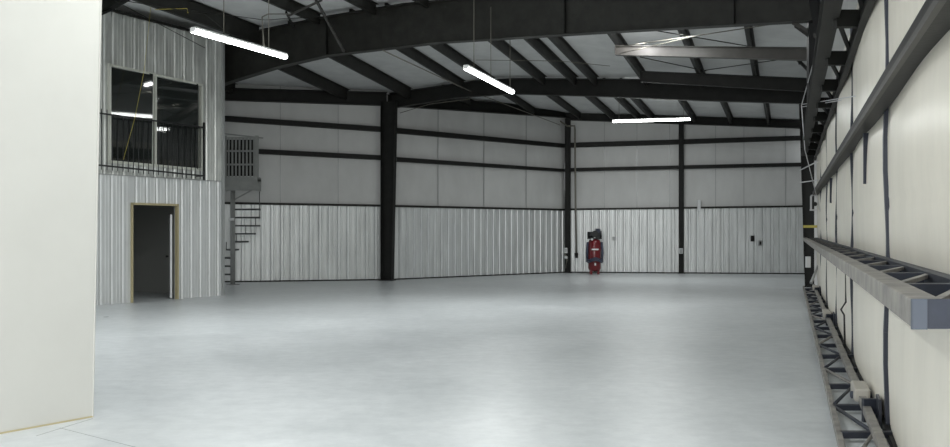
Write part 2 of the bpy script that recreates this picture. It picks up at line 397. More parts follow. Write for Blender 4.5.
# ---------------------------------------------------------------- office wall with doorway and window
U = Vector((0,0,1))
oL = OF.a - OF.d*3.0; oR = OF.b
def ou(x, o=0.03): p = Line(OF.a+OF.n*o, OF.b+OF.n*o).pt(x, 230) - OF.n*o; p.z = 0; return (Vector((p.x,p.y,0))-oL).length
def OP(u, z, o=0): return oL + OF.d*u + U*z + OF.n*o
uR = (oR-oL).length
ztop = lambda u: 6.56 + (6.44-6.56)*(u-3)/(uR-3) if u > 3 else 6.56
dx0, dx1 = ou(131.5), ou(178.5); dz = (zt(OF,132,202.5)+zt(OF,178,204.5))/2
wx0, wx1 = ou(109.5), ou(201.5); wz1a = zt(OF,109.5,64); wz1b = zt(OF,201.5,84.3); wz0a = zt(OF,109.5,163); wz0b = zt(OF,201.5,171)
wz1 = (wz1a+wz1b)/2; wz0 = (wz0a+wz0b)/2; pass
zs = zt(OF, 215, 181)       # sheet joint height
offm = MB()
def sheet(u0, u1, a, b, ph):
    ribbed(offm, OP(u0,0), OP(u1,0), a, a, b if not callable(b) else b(u0), b if not callable(b) else b(u1), OF.n, pitch=.305, depth=.024, phase=ph)
om = offm
sheet(0, dx0, 0, zs, 0); sheet(dx0, dx1, dz, zs, .05); sheet(dx1, uR, 0, zs, .02)
wo = struct(obj('wall_office', offm, M['galv_lower']), 'ribbed bare metal wall of the two storey office', 'wall')
offm = MB(); sheet(0, wx0, zs, ztop, .1); sheet(wx0, wx1, zs, (lambda u: wz0a+.03+(wz0b-wz0a)*(u-wx0)/(wx1-wx0)), .0); ribbed(offm, OP(wx0,0), OP(wx1,0), wz1a-.03, wz1b-.03, ztop(wx0), ztop(wx1), OF.n, depth=.024); sheet(wx1, uR, zs, ztop, .08)
obj('upper_sheet', offm, M['galv_worn'], wo)
m = MB(); m.beam(OP(0,zs,.02), OP(uR,zs,.02), .035, .02); obj('sheet_joint', m, M['trim'], wo)
m = MB(); m.beam(OP(uR-.03,0,.02), OP(uR-.03,ztop(uR),.02), .07, .07, up=OF.n); obj('corner_trim', m, M['trim'], wo)
m = MB(); m.beam(OP(0,ztop(0)+.02,.03), OP(uR,ztop(uR)+.02,.03), .08, .06); obj('top_angle', m, M['steel'], wo)
# side and core of the office, and inner room
sd = Vector((-.874,.486,0)); oR2 = oR + sd*5
m = MB(); ribbed(m, oR-OF.n*.02, oR2, 0, 0, 6.4, 6.3, Vector((.486,.874,0))); struct(obj('wall_office_side', m, M['galv_worn']), 'ribbed metal end wall of the office', 'wall')
th = -OF.n*.14
def slab(mb, u0, u1, za, zb): mb.hexa([OP(u0,za,-.01), OP(u1,za,-.01), OP(u1,za,-.12), OP(u0,za,-.12), OP(u0,zb,-.01), OP(u1,zb,-.01), OP(u1,zb,-.12), OP(u0,zb,-.12)])
m = MB()
slab(m,0,dx0,0,zs); slab(m,dx0,dx1,dz,zs); slab(m,dx1,uR-.05,0,zs); slab(m,0,wx0,zs,6.4); slab(m,wx0,wx1,zs,min(wz0a,wz0b)); slab(m,wx0,wx1,max(wz1a,wz1b),6.4); slab(m,wx1,uR-.05,zs,6.3)
obj('inner_lining', m, M['inside'], wo)
m = MB(); bk = -OF.n*4.4
m.quad(OP(uR-.06,0,-.1), OP(uR-.06,0)+bk, OP(uR-.06,6.3)+bk, OP(uR-.06,6.3,-.1))
m.quad(OP(0,0)+bk, OP(uR,0)+bk, OP(uR,6.3)+bk, OP(0,6.3)+bk)
m.quad(OP(0,0), OP(0,0)+bk, OP(0,6.3)+bk, OP(0,6.3)); struct(obj('wall_office_rear', m, M['inside']), 'dim grey wall inside the office', 'wall')
m = MB(); m.hexa([OP(0,zs-.25,-.12), OP(uR-.05,zs-.25,-.12), OP(uR-.05,zs-.25)+bk, OP(0,zs-.25)+bk, OP(0,zs,-.12), OP(uR-.05,zs,-.12), OP(uR-.05,zs)+bk, OP(0,zs)+bk]); struct(obj('ceiling_office', m, M['inside']), 'floor slab between office storeys', 'ceiling')
# doorway
d1 = struct(obj('door_1', MB().beam(OP(dx0+.02,0,.0), OP(dx0+.02,dz,.0), .09, .04, up=OF.d), M['tan']), 'open doorway with tan frame in the metal office wall', 'doorway')
obj('jamb', MB().beam(OP(dx1-.02,0,.0), OP(dx1-.02,dz,.0), .09, .04, up=OF.d), M['tan'], d1)
obj('door_head', MB().beam(OP(dx0,dz-.02,.0), OP(dx1,dz-.02,.0), .09, .05), M['tan'], d1)
hg = OP(dx1-.07, 0, -.14); ld = Vector((-.33,.944,0)); ln_ = Vector((ld.y,-ld.x,0))
lf = obj('door_leaf', MB().beam(hg+U*1.02, hg+ld*.85+U*1.02, .045, 2.0), M['white'], d1)
kp = hg + ld*.78 + U*1.0 - ln_*.05
obj('knob', MB().tube([kp+ln_*.03, kp-ln_*.02, kp-ln_*.05],[.012,.03,.02],10), M['black'], lf)
# window
wx0 = ou(108.6, .06); 
def WT(u): return wz1a + (wz1b-wz1a)*(u-wx0)/(wx1-wx0)
def WB(u): return wz0a + (wz0b-wz0a)*(u-wx0)/(wx1-wx0)
w1 = MB()
def fr(mb, a, b, w=.05): mb.beam(a, b, .1, w, up=U if abs((b-a).z) < .5 else OF.d)
fr(w1, OP(wx0,WT(wx0)-.03,.04), OP(wx1,WT(wx1)-.03,.04)); fr(w1, OP(wx0,WB(wx0)+.03,.04), OP(wx1,WB(wx1)+.03,.04))
fr(w1, OP(wx0+.025,WB(wx0),.04), OP(wx0+.025,WT(wx0),.04)); fr(w1, OP(wx1-.025,WB(wx1),.04), OP(wx1-.025,WT(wx1),.04))
win = struct(obj('window_1', w1, M['alu']), 'sliding two pane window in the upper office wall', 'window')
um = ou(153.5)
m = MB(); fr(m, OP(um-.05,WB(um),.03), OP(um-.05,WT(um),.03), .05); fr(m, OP(um+.06,WB(um),.0), OP(um+.06,WT(um),.0), .05); fr(m, OP(wx1-.15,WB(wx1),.0), OP(wx1-.15,WT(wx1),.0), .04)
obj('mullion', m, M['alu'], win)
lampc = Vector((.3, 21.3, 4.8))
for a, b, tx, tilt in ((wx0+.04, um-.07, 108, .026), (um+.07, wx1-.17, 206, .0015)):
    c = OP((a+b)/2, (wz0+wz1)/2, -.02); best = None
    for k in range(-100, 101):                # pane turned to place the lamp's reflection in it
        r = math.radians(k*.1); n_ = Matrix.Rotation(r, 3, 'Z') @ OF.n
        im = lampc - n_*2*((lampc-c).dot(n_)); e = abs(CX+F*im.x/im.y - tx)
        if best is None or e < best[0]: best = (e, r)
    r = best[1]; dd = Matrix.Rotation(r, 3, 'Z') @ OF.d; nn = Matrix.Rotation(r, 3, 'Z') @ OF.n; hw = (b-a)/2; za, zb_, zc, zd = WB(a)+.03-c.z, WB(b)+.03-c.z, WT(a)-.03-c.z, WT(b)-.03-c.z
    up_ = (U + nn*tilt); e = nn*.004
    m = MB(); m.hexa([c-dd*hw+up_*za+e, c+dd*hw+up_*zb_+e, c+dd*hw+up_*zb_-e, c-dd*hw+up_*za-e, c-dd*hw+up_*zc+e, c+dd*hw+up_*zd+e, c+dd*hw+up_*zd-e, c-dd*hw+up_*zc-e])
    obj('pane', m, M['glass'], win)
# balcony guard
bt0, bt1 = zt(OF,98,113), zt(OF,204,127.5); bb0, bb1 = zt(OF,98,165), zt(OF,204,176)
go = .28; gx0, gx1 = ou(96, go), ou(204.5, go)
OG = Line(OF.a+OF.n*go, OF.b+OF.n*go)
bt0, bt1 = zt(OG,98,113), zt(OG,204,127.5); bb0, bb1 = zt(OG,98,165), zt(OG,204,176)
def GT(u): return bt0 + (bt1-bt0)*(u-gx0)/(gx1-gx0)
def GB(u): return bb0 + (bb1-bb0)*(u-gx0)/(gx1-gx0)
br = thing('balcony_railing', 'black metal guard rail standing off the upper office window', 'railing', OP((gx0+gx1)/2, bb0, .1))
obj('top_rail', MB().beam(OP(gx0,GT(gx0),go), OP(gx1,GT(gx1),go), .035, .035), M['black'], br)
obj('bottom_rail', MB().beam(OP(gx0,GB(gx0),go), OP(gx1,GB(gx1),go), .035, .035), M['black'], br)
for u in (gx0+.02, gx1-.02):
    obj('return_bar', MB().beam(OP(u,GT(u),0), OP(u,GT(u),go), .03, .03), M['black'], br)
    obj('return_bar', MB().beam(OP(u,GB(u),0), OP(u,GB(u),go), .03, .03), M['black'], br)
    obj('corner_post', MB().beam(OP(u,GB(u)-.1,go), OP(u,GT(u)+.12,go), .04, .04, up=OF.n), M['black'], br)
nb = 22
for i in range(1, nb):
    u = gx0 + (gx1-gx0)*i/nb
    obj('baluster', MB().tube([OP(u,GB(u)-.09,go), OP(u,GT(u)+(.1 if i in (1,2) else 0),go)], .010, 6), M['black'], br)
# yellow line hanging
ty = thing('hanging_tape', 'thin yellow line hanging diagonally across the office window', 'tape', OP(ou(130), 5.0, .45))
obj('line', MB().tube([OF.off(OF.pt(137,6),.45), OF.off(OF.pt(131,72),.42), OF.off(OF.pt(122,120),.4), OF.off(OF.pt(112,160),.36)], .005, 5), M['yellow'], ty)
# ---------------------------------------------------------------- spiral stair with landing
Yl = 29.6
st = thing('spiral_staircase', 'grey spiral staircase with a railed landing beside the metal office', 'staircase', at(227, 285, Yl) * 1)
st.location.z = 0
PL = at(210, 190, Yl); PR = at(257.5, 191.5, Yl)
zL0 = at(240,190.5,Yl).z; zL1 = at(240,177,Yl).z; zR = at(240,137,Yl).z
DL = .5
m = MB(); m.hexa([(PL.x-1,Yl,zL1-.12),(PR.x,Yl,zL1-.12),(PR.x,Yl+DL,zL1-.12),(PL.x-1,Yl+DL,zL1-.12),(PL.x-1,Yl,zL1-.06),(PR.x,Yl,zL1-.06),(PR.x,Yl+DL,zL1-.06),(PL.x-1,Yl+DL,zL1-.06)])
obj('landing_deck', m, M['grey'], st)
obj('fascia', MB().box(((PL.x+PR.x)/2, Yl, (zL0+zL1)/2), (PR.x-PL.x, .04, zL1-zL0)), M['grey'], st)
obj('fascia', MB().box((PR.x-.02, Yl+DL/2, (zL0+zL1)/2), (.04, DL, zL1-zL0)), M['grey'], st)
xs0, xs1 = at(225,0,Yl).x, PR.x
for x in (xs0, xs1-.02): obj('rail_post', MB().box((x, Yl, (zL1+zR)/2+.02), (.1,.06,zR-zL1+.04)), M['grey'], st)
m = MB(); m.beam((xs0-.05,Yl,zR+.1),(xs1+.16,Yl,zR-.03),.07,.04); obj('hand_rail', m, M['grey'], st)
for zz in (at(240,151,Yl).z, at(240,164.5,Yl).z, zR-.03): obj('mid_rail', MB().box(((xs0+xs1)/2, Yl, zz), (xs1-xs0, .04, .05)), M['grey'], st)
for i in range(1, 9):
    x = xs0 + (xs1-xs0)*i/9; obj('baluster', MB().box((x, Yl+.01, (zL1+zR)/2), (.045,.03,zR-zL1)), M['grey'], st)
for i in range(9):
    x = xs0 + (xs1-xs0)*(i+.5)/9; obj('gap_shade_slat', MB().box((x, Yl+.06, (zL1+zR)/2-.02), (.07,.015,zR-zL1-.1)), M['steel'], st)  # dark strips added in place of shade in the gaps between balusters
px = at(228.3,0,Yl).x; py = Yl+.55
obj('center_pole', MB().tube([(px,py,0),(px,py,zL1)], .07, 14), M['grey'], st)
obj('pole_cap', MB().lathe((px-.02,py-.1,zt(F2,240,222)), [(.0,0),(.09,0),(.09,.08),(0,.08)], 12), M['white'], st)
obj('base_plate', MB().lathe((px,py,0), [(.2,0),(.2,.02),(.08,.02)], 16), M['grey'], st)
M['treadsteel'] = mat('dark_grey_tread', (.07,.075,.075), .6); nst = 13; R = .82
for i in range(nst):
    z = zL0 - .55 - .245*i; ang = math.radians([0,6,30,60][i] if i < 4 else 60+22*(i-3))
    if z < .1: break
    a0, a1 = ang-math.radians(14), ang+math.radians(14)
    m = MB(); m.plate([(px,py,z),(px+R*math.cos(a0),py+R*math.sin(a0),z),(px+R*math.cos(ang),py+R*math.sin(ang),z),(px+R*math.cos(a1),py+R*math.sin(a1),z)], U*.05)
    tr = obj('tread', m, M['treadsteel'], st)
    obj('tread_baluster', MB().tube([(px+R*.96*math.cos(a1),py+R*.96*math.sin(a1),z-.02),(px+R*.96*math.cos(a1),py+R*.96*math.sin(a1),z+.24 if i else zL0)], .012, 6), M['treadsteel'], tr)
obj('landing_brace', MB().beam((px,py,zL0-.28),(px+.6,py,zL0+.05),.03,.04), M['grey'], st)
# ---------------------------------------------------------------- fluorescent lamps
def lamp(p, q, wires, label, power=120):
    p, q = Vector(p), Vector(q); c = (p+q)/2; d = (q-p).normalized(); s = d.cross(U).normalized()
    t = thing('fluorescent_lamp', label, 'lamp', c, 'hanging fluorescent strip lamps')
    h = MB(); h.beam(p+U*.065, q+U*.065, .1, .035); obj('housing', h, M['lampbody'], t)
    prof = [(-.05,.045),(-.06,.02),(-.045,-.01),(0,-.022),(.045,-.01),(.06,.02),(.05,.045)]
    m = MB(); m.grid([[e + s*x + U*z for x, z in prof] for e in (p, q)]); m.f.append(tuple(range(7))); m.f.append(tuple(range(7,14)))
    obj('lit_diffuser', m, M['tube'], t)
    for e in (p-d*.012, q+d*.012): obj('end_cap', MB().beam(e-d*.01+U*.03, e+d*.01+U*.03, .1, .07), M['lampbody'], t)
    for f, zt_ in wires:
        a = p + (q-p)*f + U*.09; obj('hanging_wire', MB().tube([a, Vector((a.x,a.y,zt_))], .008, 5), M['copper'], t)
    ld = bpy.data.lights.new('tube_light', 'AREA'); ld.shape = 'RECTANGLE'; ld.size = (q-p).length; ld.size_y = .14; ld.energy = power; ld.color = (.97,1,.99)
    lo = bpy.data.objects.new('tube_light', ld); COL.objects.link(lo)
    lo.matrix_world = Matrix.Translation(c - U*.03) @ Matrix.Rotation(math.atan2(d.y, d.x), 4, 'Z')
    return t
def cpt(x, y, z): Y = (z-H)*F/(HY-y); return at(x, y, Y)
zL = 4.8
lamp(cpt(193.5,32,zL), cpt(285,58,zL), ((.3,6.4),(.8,6.4)), 'hanging fluorescent strip lamp in front of the upper office wall')
lamp(cpt(466,69,zL), cpt(512,93,zL), ((.15,6.4),(.5,6.4),(.95,6.4)), 'hanging fluorescent strip lamp near the middle of the roof, below the large rafter')
a, b = at(613,122,33.3), at(690,119.8,32.6)
lamp(a, b, ((.08,6.2),(.92,6.1)), 'hanging fluorescent strip lamp in front of the back wall, over the middle column')
a, b = at(640,29.0,22.3), at(683,26.8,22.0)
lamp(a, b, ((.1,6.55),(.9,6.5)), 'fluorescent strip lamp half hidden behind the large rafter, above the crossing rods', 60)
pl = bpy.data.lights.new('beam_fill_light', 'AREA'); pl.shape = 'RECTANGLE'; pl.size = .6; pl.size_y = .05; pl.energy = 30  # extra light added to brighten the left end of the brace beam
po = bpy.data.objects.new('beam_fill_light', pl); COL.objects.link(po); po.location = at(637, 36, 22.9); po.rotation_euler = (at(637, 50, 23.7)-po.location).to_track_quat('-Z','X').to_euler()
# unseen lamps added to brighten the near floor, outside the view
for x, y in ((-1.5, 8.5), (1.2, 2.5), (-1.0, -1.0), (-6.5, 13)):
    lamp((x-.4,y-1.15,5.2), (x+.4,y+1.15,5.2), ((.1,6.6),(.9,6.6)), 'added unseen strip lamp brightening the near floor', 90)
# ---------------------------------------------------------------- roof brace beams and rods
def boxbeam(name, pts, mt, label, w=.18):
    a0, a1, b0, b1 = [Vector(p) for p in pts]   # left top, left bottom, right top, right bottom
    d = (b0-a0); d.z = 0; d.normalize(); n = Vector((-d.y, d.x, 0))*w
    t = thing(name, label, 'beam', a1)
    e = Vector((0,0,.014))
    obj('web', MB().plate([a1,b1,b0,a0], n*.07), mt, t)
    obj('lower_flange', MB().hexa([a1-n/2, b1-n/2, b1+n/2, a1+n/2, a1-n/2+e, b1-n/2+e, b1+n/2+e, a1+n/2+e]), mt, t)
    obj('upper_flange', MB().hexa([a0-n/2-e, b0-n/2-e, b0+n/2-e, a0+n/2-e, a0-n/2, b0-n/2, b0+n/2, a0+n/2]), mt, t)
    obj('end_plate', MB().plate([a1-n/2, a1+n/2, a0+n/2, a0-n/2], d*.015), mt, t)
    return t
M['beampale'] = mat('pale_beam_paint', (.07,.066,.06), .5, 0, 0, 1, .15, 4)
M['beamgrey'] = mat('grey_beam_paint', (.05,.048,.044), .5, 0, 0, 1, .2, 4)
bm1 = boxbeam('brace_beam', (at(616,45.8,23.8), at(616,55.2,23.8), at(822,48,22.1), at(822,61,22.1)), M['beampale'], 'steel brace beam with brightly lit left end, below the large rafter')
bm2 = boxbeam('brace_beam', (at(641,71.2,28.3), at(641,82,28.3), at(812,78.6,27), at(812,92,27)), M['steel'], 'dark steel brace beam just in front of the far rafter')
def rod(pts, label, mt, r=.012, name='brace_rod'):
    t = obj(name, MB().tube(pts, r, 6), mt); tag(t, label, 'rod', 'thin roof bracing rods'); return t
rod([at(617,47,23.6), at(705,34.5,21.5), at(800,20,18.9)], 'pale rod rising right from the lit beam end to the rafter', M['copper'], .010)
rod([at(620,53.5,23.6), at(700,35,21.6), at(760,26,20.4)], 'pale rod rising from the lower corner of the lit beam end', M['copper'], .010)
rod([at(655,30.5,21.6), at(750,46.5,22.9)], 'dark rod falling right from the large rafter to the brace beam', M['steel2'])
rod([at(640,57,24), at(706,71,27.8)], 'dark rod falling right beneath the upper brace beam', M['steel2'])
rod([at(700,71,27.8), at(805,56,23)], 'dark rod rising right towards the door between both brace beams', M['steel2'])
rod([at(245,46.5,20), at(205,14,19.6), at(120,0,19.2)], 'thin dark cable sagging above the strip lamp by the office', M['steel2'], .008, 'roof_cable')
rod([cpt(115,1,6.4), cpt(205,48,5.9)], 'thin dark cable running down in front of the office top', M['steel2'], .008, 'roof_cable')
rod([at(187,10,21.5), at(265,20,21.0), at(330,16,22)], 'thin dark wire slung between roof purlins above the office lamp', M['steel2'], .008, 'roof_cable')
rod([at(476,60,27), at(560,61,27), at(610,66,27)], 'thin grey wire running across the purlins in the middle bay', M['copper'], .008, 'roof_cable')
rod([at(400,113,32.9), at(430,104,32.6), at(470,99,32.2)], 'thin rod climbing right from the top of the tall column', M['copper'], .01, 'brace_rod')
rod([at(383,50.5,23.0), at(470,91,32), at(560,125,38)], 'long thin rod falling away right towards the back left corner', M['copper'], .014)
# flange brace on near rafter
fb = thing('flange_brace', 'pale angle struts and conduit bolted to the large rafter left of centre', 'brace', at(344,52,23.6))
obj('strut', MB().beam(at(344,51.5,23.5), at(316,0,21.5), .05, .05), M['beamgrey'], fb)
obj('strut', MB().beam(at(288,16,22.5), at(322,0,22.2), .04, .04), M['beamgrey'], fb)
obj('strut', MB().beam(at(286,12,22.6), at(294,28,23.8), .04, .04), M['steel'], fb)
obj('conduit', MB().tube([at(264,50,18), at(262,17,19), at(268,14,20), at(290,14,22)], .014, 6), M['copper'], fb)
ytp = obj('marking_tape', MB().tube([cpt(155,9.5,6.3), cpt(170,9,6.3), cpt(187,8.5,6.3), cpt(188,13,6.15)], .007, 5), M['yellow']); tag(ytp, 'yellow tape tied along the roof purlin above the office window', 'tape')
# dark knee at top left corner
kb = thing('corner_beam', 'dark beam end at the roof above the cream wall edge', 'beam', cpt(104,8,6.5))
obj('web', MB().plate([at(95,16,20.5), at(110,9.5,20.8), at(128,-1,21.2), at(128,-12,21.2), at(95,-6,20.5)], (.05,.2,0)), M['steel'], kb)
obj('flange', MB().beam(at(95,16,20.5), at(110,9.5,20.8), .2, .02), M['steel'], kb)

# ---------------------------------------------------------------- hangar door (right)
Y0d, Y1d = 1.2, 28.3; ztd = 3.72
hd = thing('hangar_door', 'tall hangar door with quilted cream insulation and steel trusses on the right', 'door', D(.8, 14, 0))
straps = [-.5, 4.0, 8.17, 12.7, 16.9, 21.3, 25.3, Y1d]
zb = [.04, 1.38, 2.66, ztd+.55]
ystart = Y0d
M['clamp'] = mat('beige_clamp_paint', (.42,.40,.36), .5)
M['seam'] = mat('pale_seam', (.70,.67,.60), .4)
for a, b in zip(straps, straps[1:]):
    a = max(a, Y0d)
    m = MB(); rows = []; nu, nv = 36, 72
    for j in range(nv+1):
        z = zb[0] + (zb[-1]-zb[0])*j/nv; row = []
        for k in range(3):
            if zb[k] <= z <= zb[k+1]+1e-6: v = (z-zb[k])/(zb[k+1]-zb[k]); break
        for i in range(nu+1):
            u = i/nu
            bulge = .10*(abs(math.sin(math.pi*u))**.42)*(.45+.55*abs(math.sin(math.pi*v))**.4)
            bulge += .008*math.sin(7*u+3*z+a)*math.sin(math.pi*u) - (.012 if abs(z-1.85) < .04 and 0<i<nu else 0)
            row.append(D(.83-bulge, a+(b-a)*u, z))
        rows.append(row)
    m.grid(rows); obj('insulation_panel', m, M['doorvinyl'], hd, smooth=True)
for y in straps[1:-1]:
    m = MB(); pts = [D(.79+.012*math.sin(z*4+y), y+.03*math.sin(z*2.3+y), z) for z in [0.03+k*(ztd+.5)/16 for k in range(17)]]
    for p, q in zip(pts, pts[1:]): m.beam(p, q, .08, .03, up=(1,-.3,0))
    obj('strap', m, M['strap'], hd)
obj('daylight_slit_strip', MB().beam(D(.75,Y1d,.02), D(.75,Y1d,ztd+.5), .05, .12, up=(1,-.3,0)), M['white'], hd)  # white-painted strip standing in for the bright daylight slit at the door end
for (x, y0_, y1_) in ((866.5,133,184),(831.5,178,203)):
    Y = .745/(x-790)*1000; obj('loose_strap', MB().beam(at(x,y0_,Y), at(x,y1_,Y), .06, .015, up=(0,1,0)), M['strap'], hd)
# middle truss
co, ci = .37, .76; zt0, zt1 = 1.351, 1.438
Ys = 3.05; Ye = 28.0
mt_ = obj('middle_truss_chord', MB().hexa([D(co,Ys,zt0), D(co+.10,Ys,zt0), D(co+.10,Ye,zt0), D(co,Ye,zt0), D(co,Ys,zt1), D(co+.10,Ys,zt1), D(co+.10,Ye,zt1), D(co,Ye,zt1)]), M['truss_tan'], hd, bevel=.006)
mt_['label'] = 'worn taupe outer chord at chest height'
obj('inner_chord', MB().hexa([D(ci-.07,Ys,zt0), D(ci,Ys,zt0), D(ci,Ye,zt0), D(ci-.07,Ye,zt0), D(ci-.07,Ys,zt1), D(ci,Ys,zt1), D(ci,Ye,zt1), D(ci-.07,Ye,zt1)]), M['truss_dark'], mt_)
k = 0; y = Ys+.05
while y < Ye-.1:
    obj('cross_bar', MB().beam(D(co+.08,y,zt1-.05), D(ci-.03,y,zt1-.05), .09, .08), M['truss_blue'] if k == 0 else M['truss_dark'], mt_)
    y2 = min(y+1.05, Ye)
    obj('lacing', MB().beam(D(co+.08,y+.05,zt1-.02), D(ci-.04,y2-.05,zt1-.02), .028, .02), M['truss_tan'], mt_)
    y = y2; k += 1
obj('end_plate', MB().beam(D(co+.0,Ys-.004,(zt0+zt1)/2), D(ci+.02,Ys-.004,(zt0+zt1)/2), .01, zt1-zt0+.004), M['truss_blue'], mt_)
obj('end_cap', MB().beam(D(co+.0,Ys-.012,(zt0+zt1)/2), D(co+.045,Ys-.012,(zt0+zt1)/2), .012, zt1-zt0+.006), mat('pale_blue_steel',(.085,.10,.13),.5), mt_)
# fabric deck seen inside the truss
obj('deck_strip', MB().hexa([D(co+.1,Ys,zt0), D(ci,Ys,zt0), D(ci,Ye,zt0), D(co+.1,Ye,zt0), D(co+.1,Ys,zt0+.01), D(ci,Ys,zt0+.01), D(ci,Ye,zt0+.01), D(co+.1,Ye,zt0+.01)]), M['truss_dark'], mt_)
# upper stiffening beam
cu0, cu1 = .63, .78; zu0, zu1 = 2.62, 2.715
M['stiff'] = mat('dark_taupe_steel', (.011,.011,.010), .5, 0, .05, 30, .3, 4, spec=.25)
ub = obj('upper_stiffener', MB().hexa([D(cu0,Y0d,zu0), D(cu1,Y0d,zu0), D(cu1,Ye,zu0), D(cu0,Ye,zu0), D(cu0,Y0d,zu1), D(cu1,Y0d,zu1), D(cu1,Ye,zu1), D(cu0,Ye,zu1)]), M['stiff'], hd)
obj('stiffener_lip', MB().hexa([D(cu0-.012,Y0d,zu0-.02), D(cu0+.02,Y0d,zu0-.02), D(cu0+.02,Ye,zu0-.02), D(cu0-.012,Ye,zu0-.02), D(cu0-.012,Y0d,zu0+.02), D(cu0+.02,Y0d,zu0+.02), D(cu0+.02,Ye,zu0+.02), D(cu0-.012,Ye,zu0+.02)]), M['beamgrey'], ub)
# floor truss
fo, fi = .355, .625
def tubeline(c, z, w, Ya, Yb, mt, parent, nm): return obj(nm, MB().hexa([D(c,Ya,z), D(c+w,Ya,z), D(c+w,Yb,z), D(c,Yb,z), D(c,Ya,z+w), D(c+w,Ya,z+w), D(c+w,Yb,z+w), D(c,Yb,z+w)]), mt, parent, bevel=.006)
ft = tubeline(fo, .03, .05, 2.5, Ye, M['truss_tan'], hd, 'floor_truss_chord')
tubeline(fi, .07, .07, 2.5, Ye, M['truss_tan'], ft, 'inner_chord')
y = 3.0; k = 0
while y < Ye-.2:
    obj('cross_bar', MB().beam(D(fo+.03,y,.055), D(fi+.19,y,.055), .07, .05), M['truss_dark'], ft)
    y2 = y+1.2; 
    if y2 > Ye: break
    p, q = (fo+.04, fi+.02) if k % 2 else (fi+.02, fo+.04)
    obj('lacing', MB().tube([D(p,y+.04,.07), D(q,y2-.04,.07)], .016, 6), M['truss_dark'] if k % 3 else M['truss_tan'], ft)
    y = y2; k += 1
tubeline(.76, .0, .06, 2.5, Ye, M['steel'], ft, 'bottom_gap_shade')  # dark strip standing in for the shadowed gap along the door bottom
# pivot brackets: pale clamp blocks and dark plates
for (Y, s) in ((9.35, 1.0), (18.0, 1.0), (26.0, 1.0)):
    c = D(fi+.03, Y, 0); rz = math.atan2(1, .315)
    br_ = obj('clamp_block', MB().box((c.x, c.y, .145), (.55, .14, .12), rz), M['clamp'], ft, bevel=.02)
    br_['label'] = 'pale clamp block on the inner tube'
    obj('clamp_bolt', MB().tube([D(fi-.06,Y-.12,.13), D(fi+.12,Y-.12,.13)], .035, 10), M['truss_blue'], br_)
    c2 = D(.75, Y-.9, 0); obj('pivot_plate', MB().box((c2.x, c2.y, .12), (.32,.02,.24), rz), M['truss_dark'], ft)
    obj('pivot_plate', MB().beam(D(fi+.0,Y-.75,.1), D(.78,Y-.75,.1), .05, .2), M['truss_dark'], ft)
# latch linkages between floor and mid truss
for (Y, kk) in ((12.9, .03),):
    obj('latch_rod', MB().tube([D(.71,Y,.12), D(.70,Y+kk,.55), D(.66,Y+.06,.62), D(.72,Y,.72), D(.71,Y-kk,1.34)], .012, 6), M['black'], hd)
# ---------------------------------------------------------------- door header truss
zh = 3.76
ht = thing('header_truss', 'dark horizontal steel truss running above the hangar door', 'truss', D(.5, 14, zh))
def chord(c0, c1, z0, z1, nm, mt): 
    return obj(nm, MB().hexa([D(c0,2.2,z0), D(c1,2.2,z0), D(c1,28.6,z0), D(c0,28.6,z0), D(c0,2.2,z1), D(c1,2.2,z1), D(c1,28.6,z1), D(c0,28.6,z1)]), mt, ht)
chord(.32,.49,zh,zh+.02,'lower_flange',M['steel2']); chord(.395,.41,zh+.02,zh+.24,'web',M['steel2']); chord(.32,.49,zh+.24,zh+.26,'upper_flange',M['steel2'])
chord(.67,.735,3.62,3.66,'outer_chord',M['steel']); chord(.70,.735,3.66,3.9,'outer_chord',M['steel'])
for y in [5.6,7.8,10.0,12.3,14.6,16.6,18.6,20.8,23,25.2,27.3]:
    obj('cross_member', MB().beam(D(.45,y,zh+.0), D(.70,y,zh+.0), .1, .17), M['steel'], ht)
    obj('diagonal', MB().beam(D(.47,y+.1,zh+.05), D(.70,y+1.9,zh+.05), .04, .04), M['steel'], ht)
# wall above the door
m = MB(); rows = []
for k in range(2): rows.append([D(.95, y, [ztd+.3, roof_at(.95,y)+.03][k]) for y in (1,6,12,18,24,28.7,36.5)])
m.grid(rows); wr = struct(obj('wall_right', m, M['vinyl']), 'white insulated wall above the hangar door', 'wall')
m = MB(); a = D(1.0,28.75,0); b = D(1.0,37.3,0); m.hexa([a, b, b+Vector((.1,0,0)), a+Vector((.1,0,0)), a+U*4.2, b+U*4.2, b+Vector((.1,0,0))+U*4.2, a+Vector((.1,0,0))+U*4.2]); struct(obj('wall_right_far', m, M['vinyl']), 'short wall between the door column and back corner', 'wall')
m = MB(); m.hexa([D(1.05,1,4.0), D(1.1,1,4.0), D(1.1,28.6,4.0), D(1.05,28.6,4.0), D(1.05,1,4.05), D(1.1,1,4.05), D(1.1,28.6,4.05), D(1.05,28.6,4.05)]); obj('sill', m, M['steel'], wr)
# stub post and brackets between header and rafters
pst = thing('rafter_post', 'dark steel stub post carrying the large rafter on the door truss', 'post', D(.36,18.6,zh+.26))
pb = D(.44,18.6,0)
obj('web', MB().beam(pb+U*(zh+.26), pb+U*6.1, .2, .02, up=(0,1,0)), M['black'], pst)
obj('flange', MB().beam(pb+Vector((-.1,0,zh+.26)), pb+Vector((-.1,0,6.1)), .02, .12, up=(0,1,0)), M['black'], pst)
obj('flange', MB().beam(pb+Vector((.1,0,zh+.26)), pb+Vector((.1,0,6.1)), .02, .12, up=(0,1,0)), M['black'], pst)
obj('knee_brace', MB().beam(at(793,22.5,18.7), at(818,38,18.6), .06, .07), M['beamgrey'], pst)
obj('knee_brace', MB().beam(at(795,26,18.7), at(810,37,18.6), .05, .05), M['steel2'], pst)
kb2 = thing('knee_brace', 'small dark angle brace below the right end of the lit brace beam', 'brace', at(800,60,23.5))
obj('angle', MB().beam(at(798,60,23.0), at(812,74,23.0), .06, .06), M['steel'], kb2)
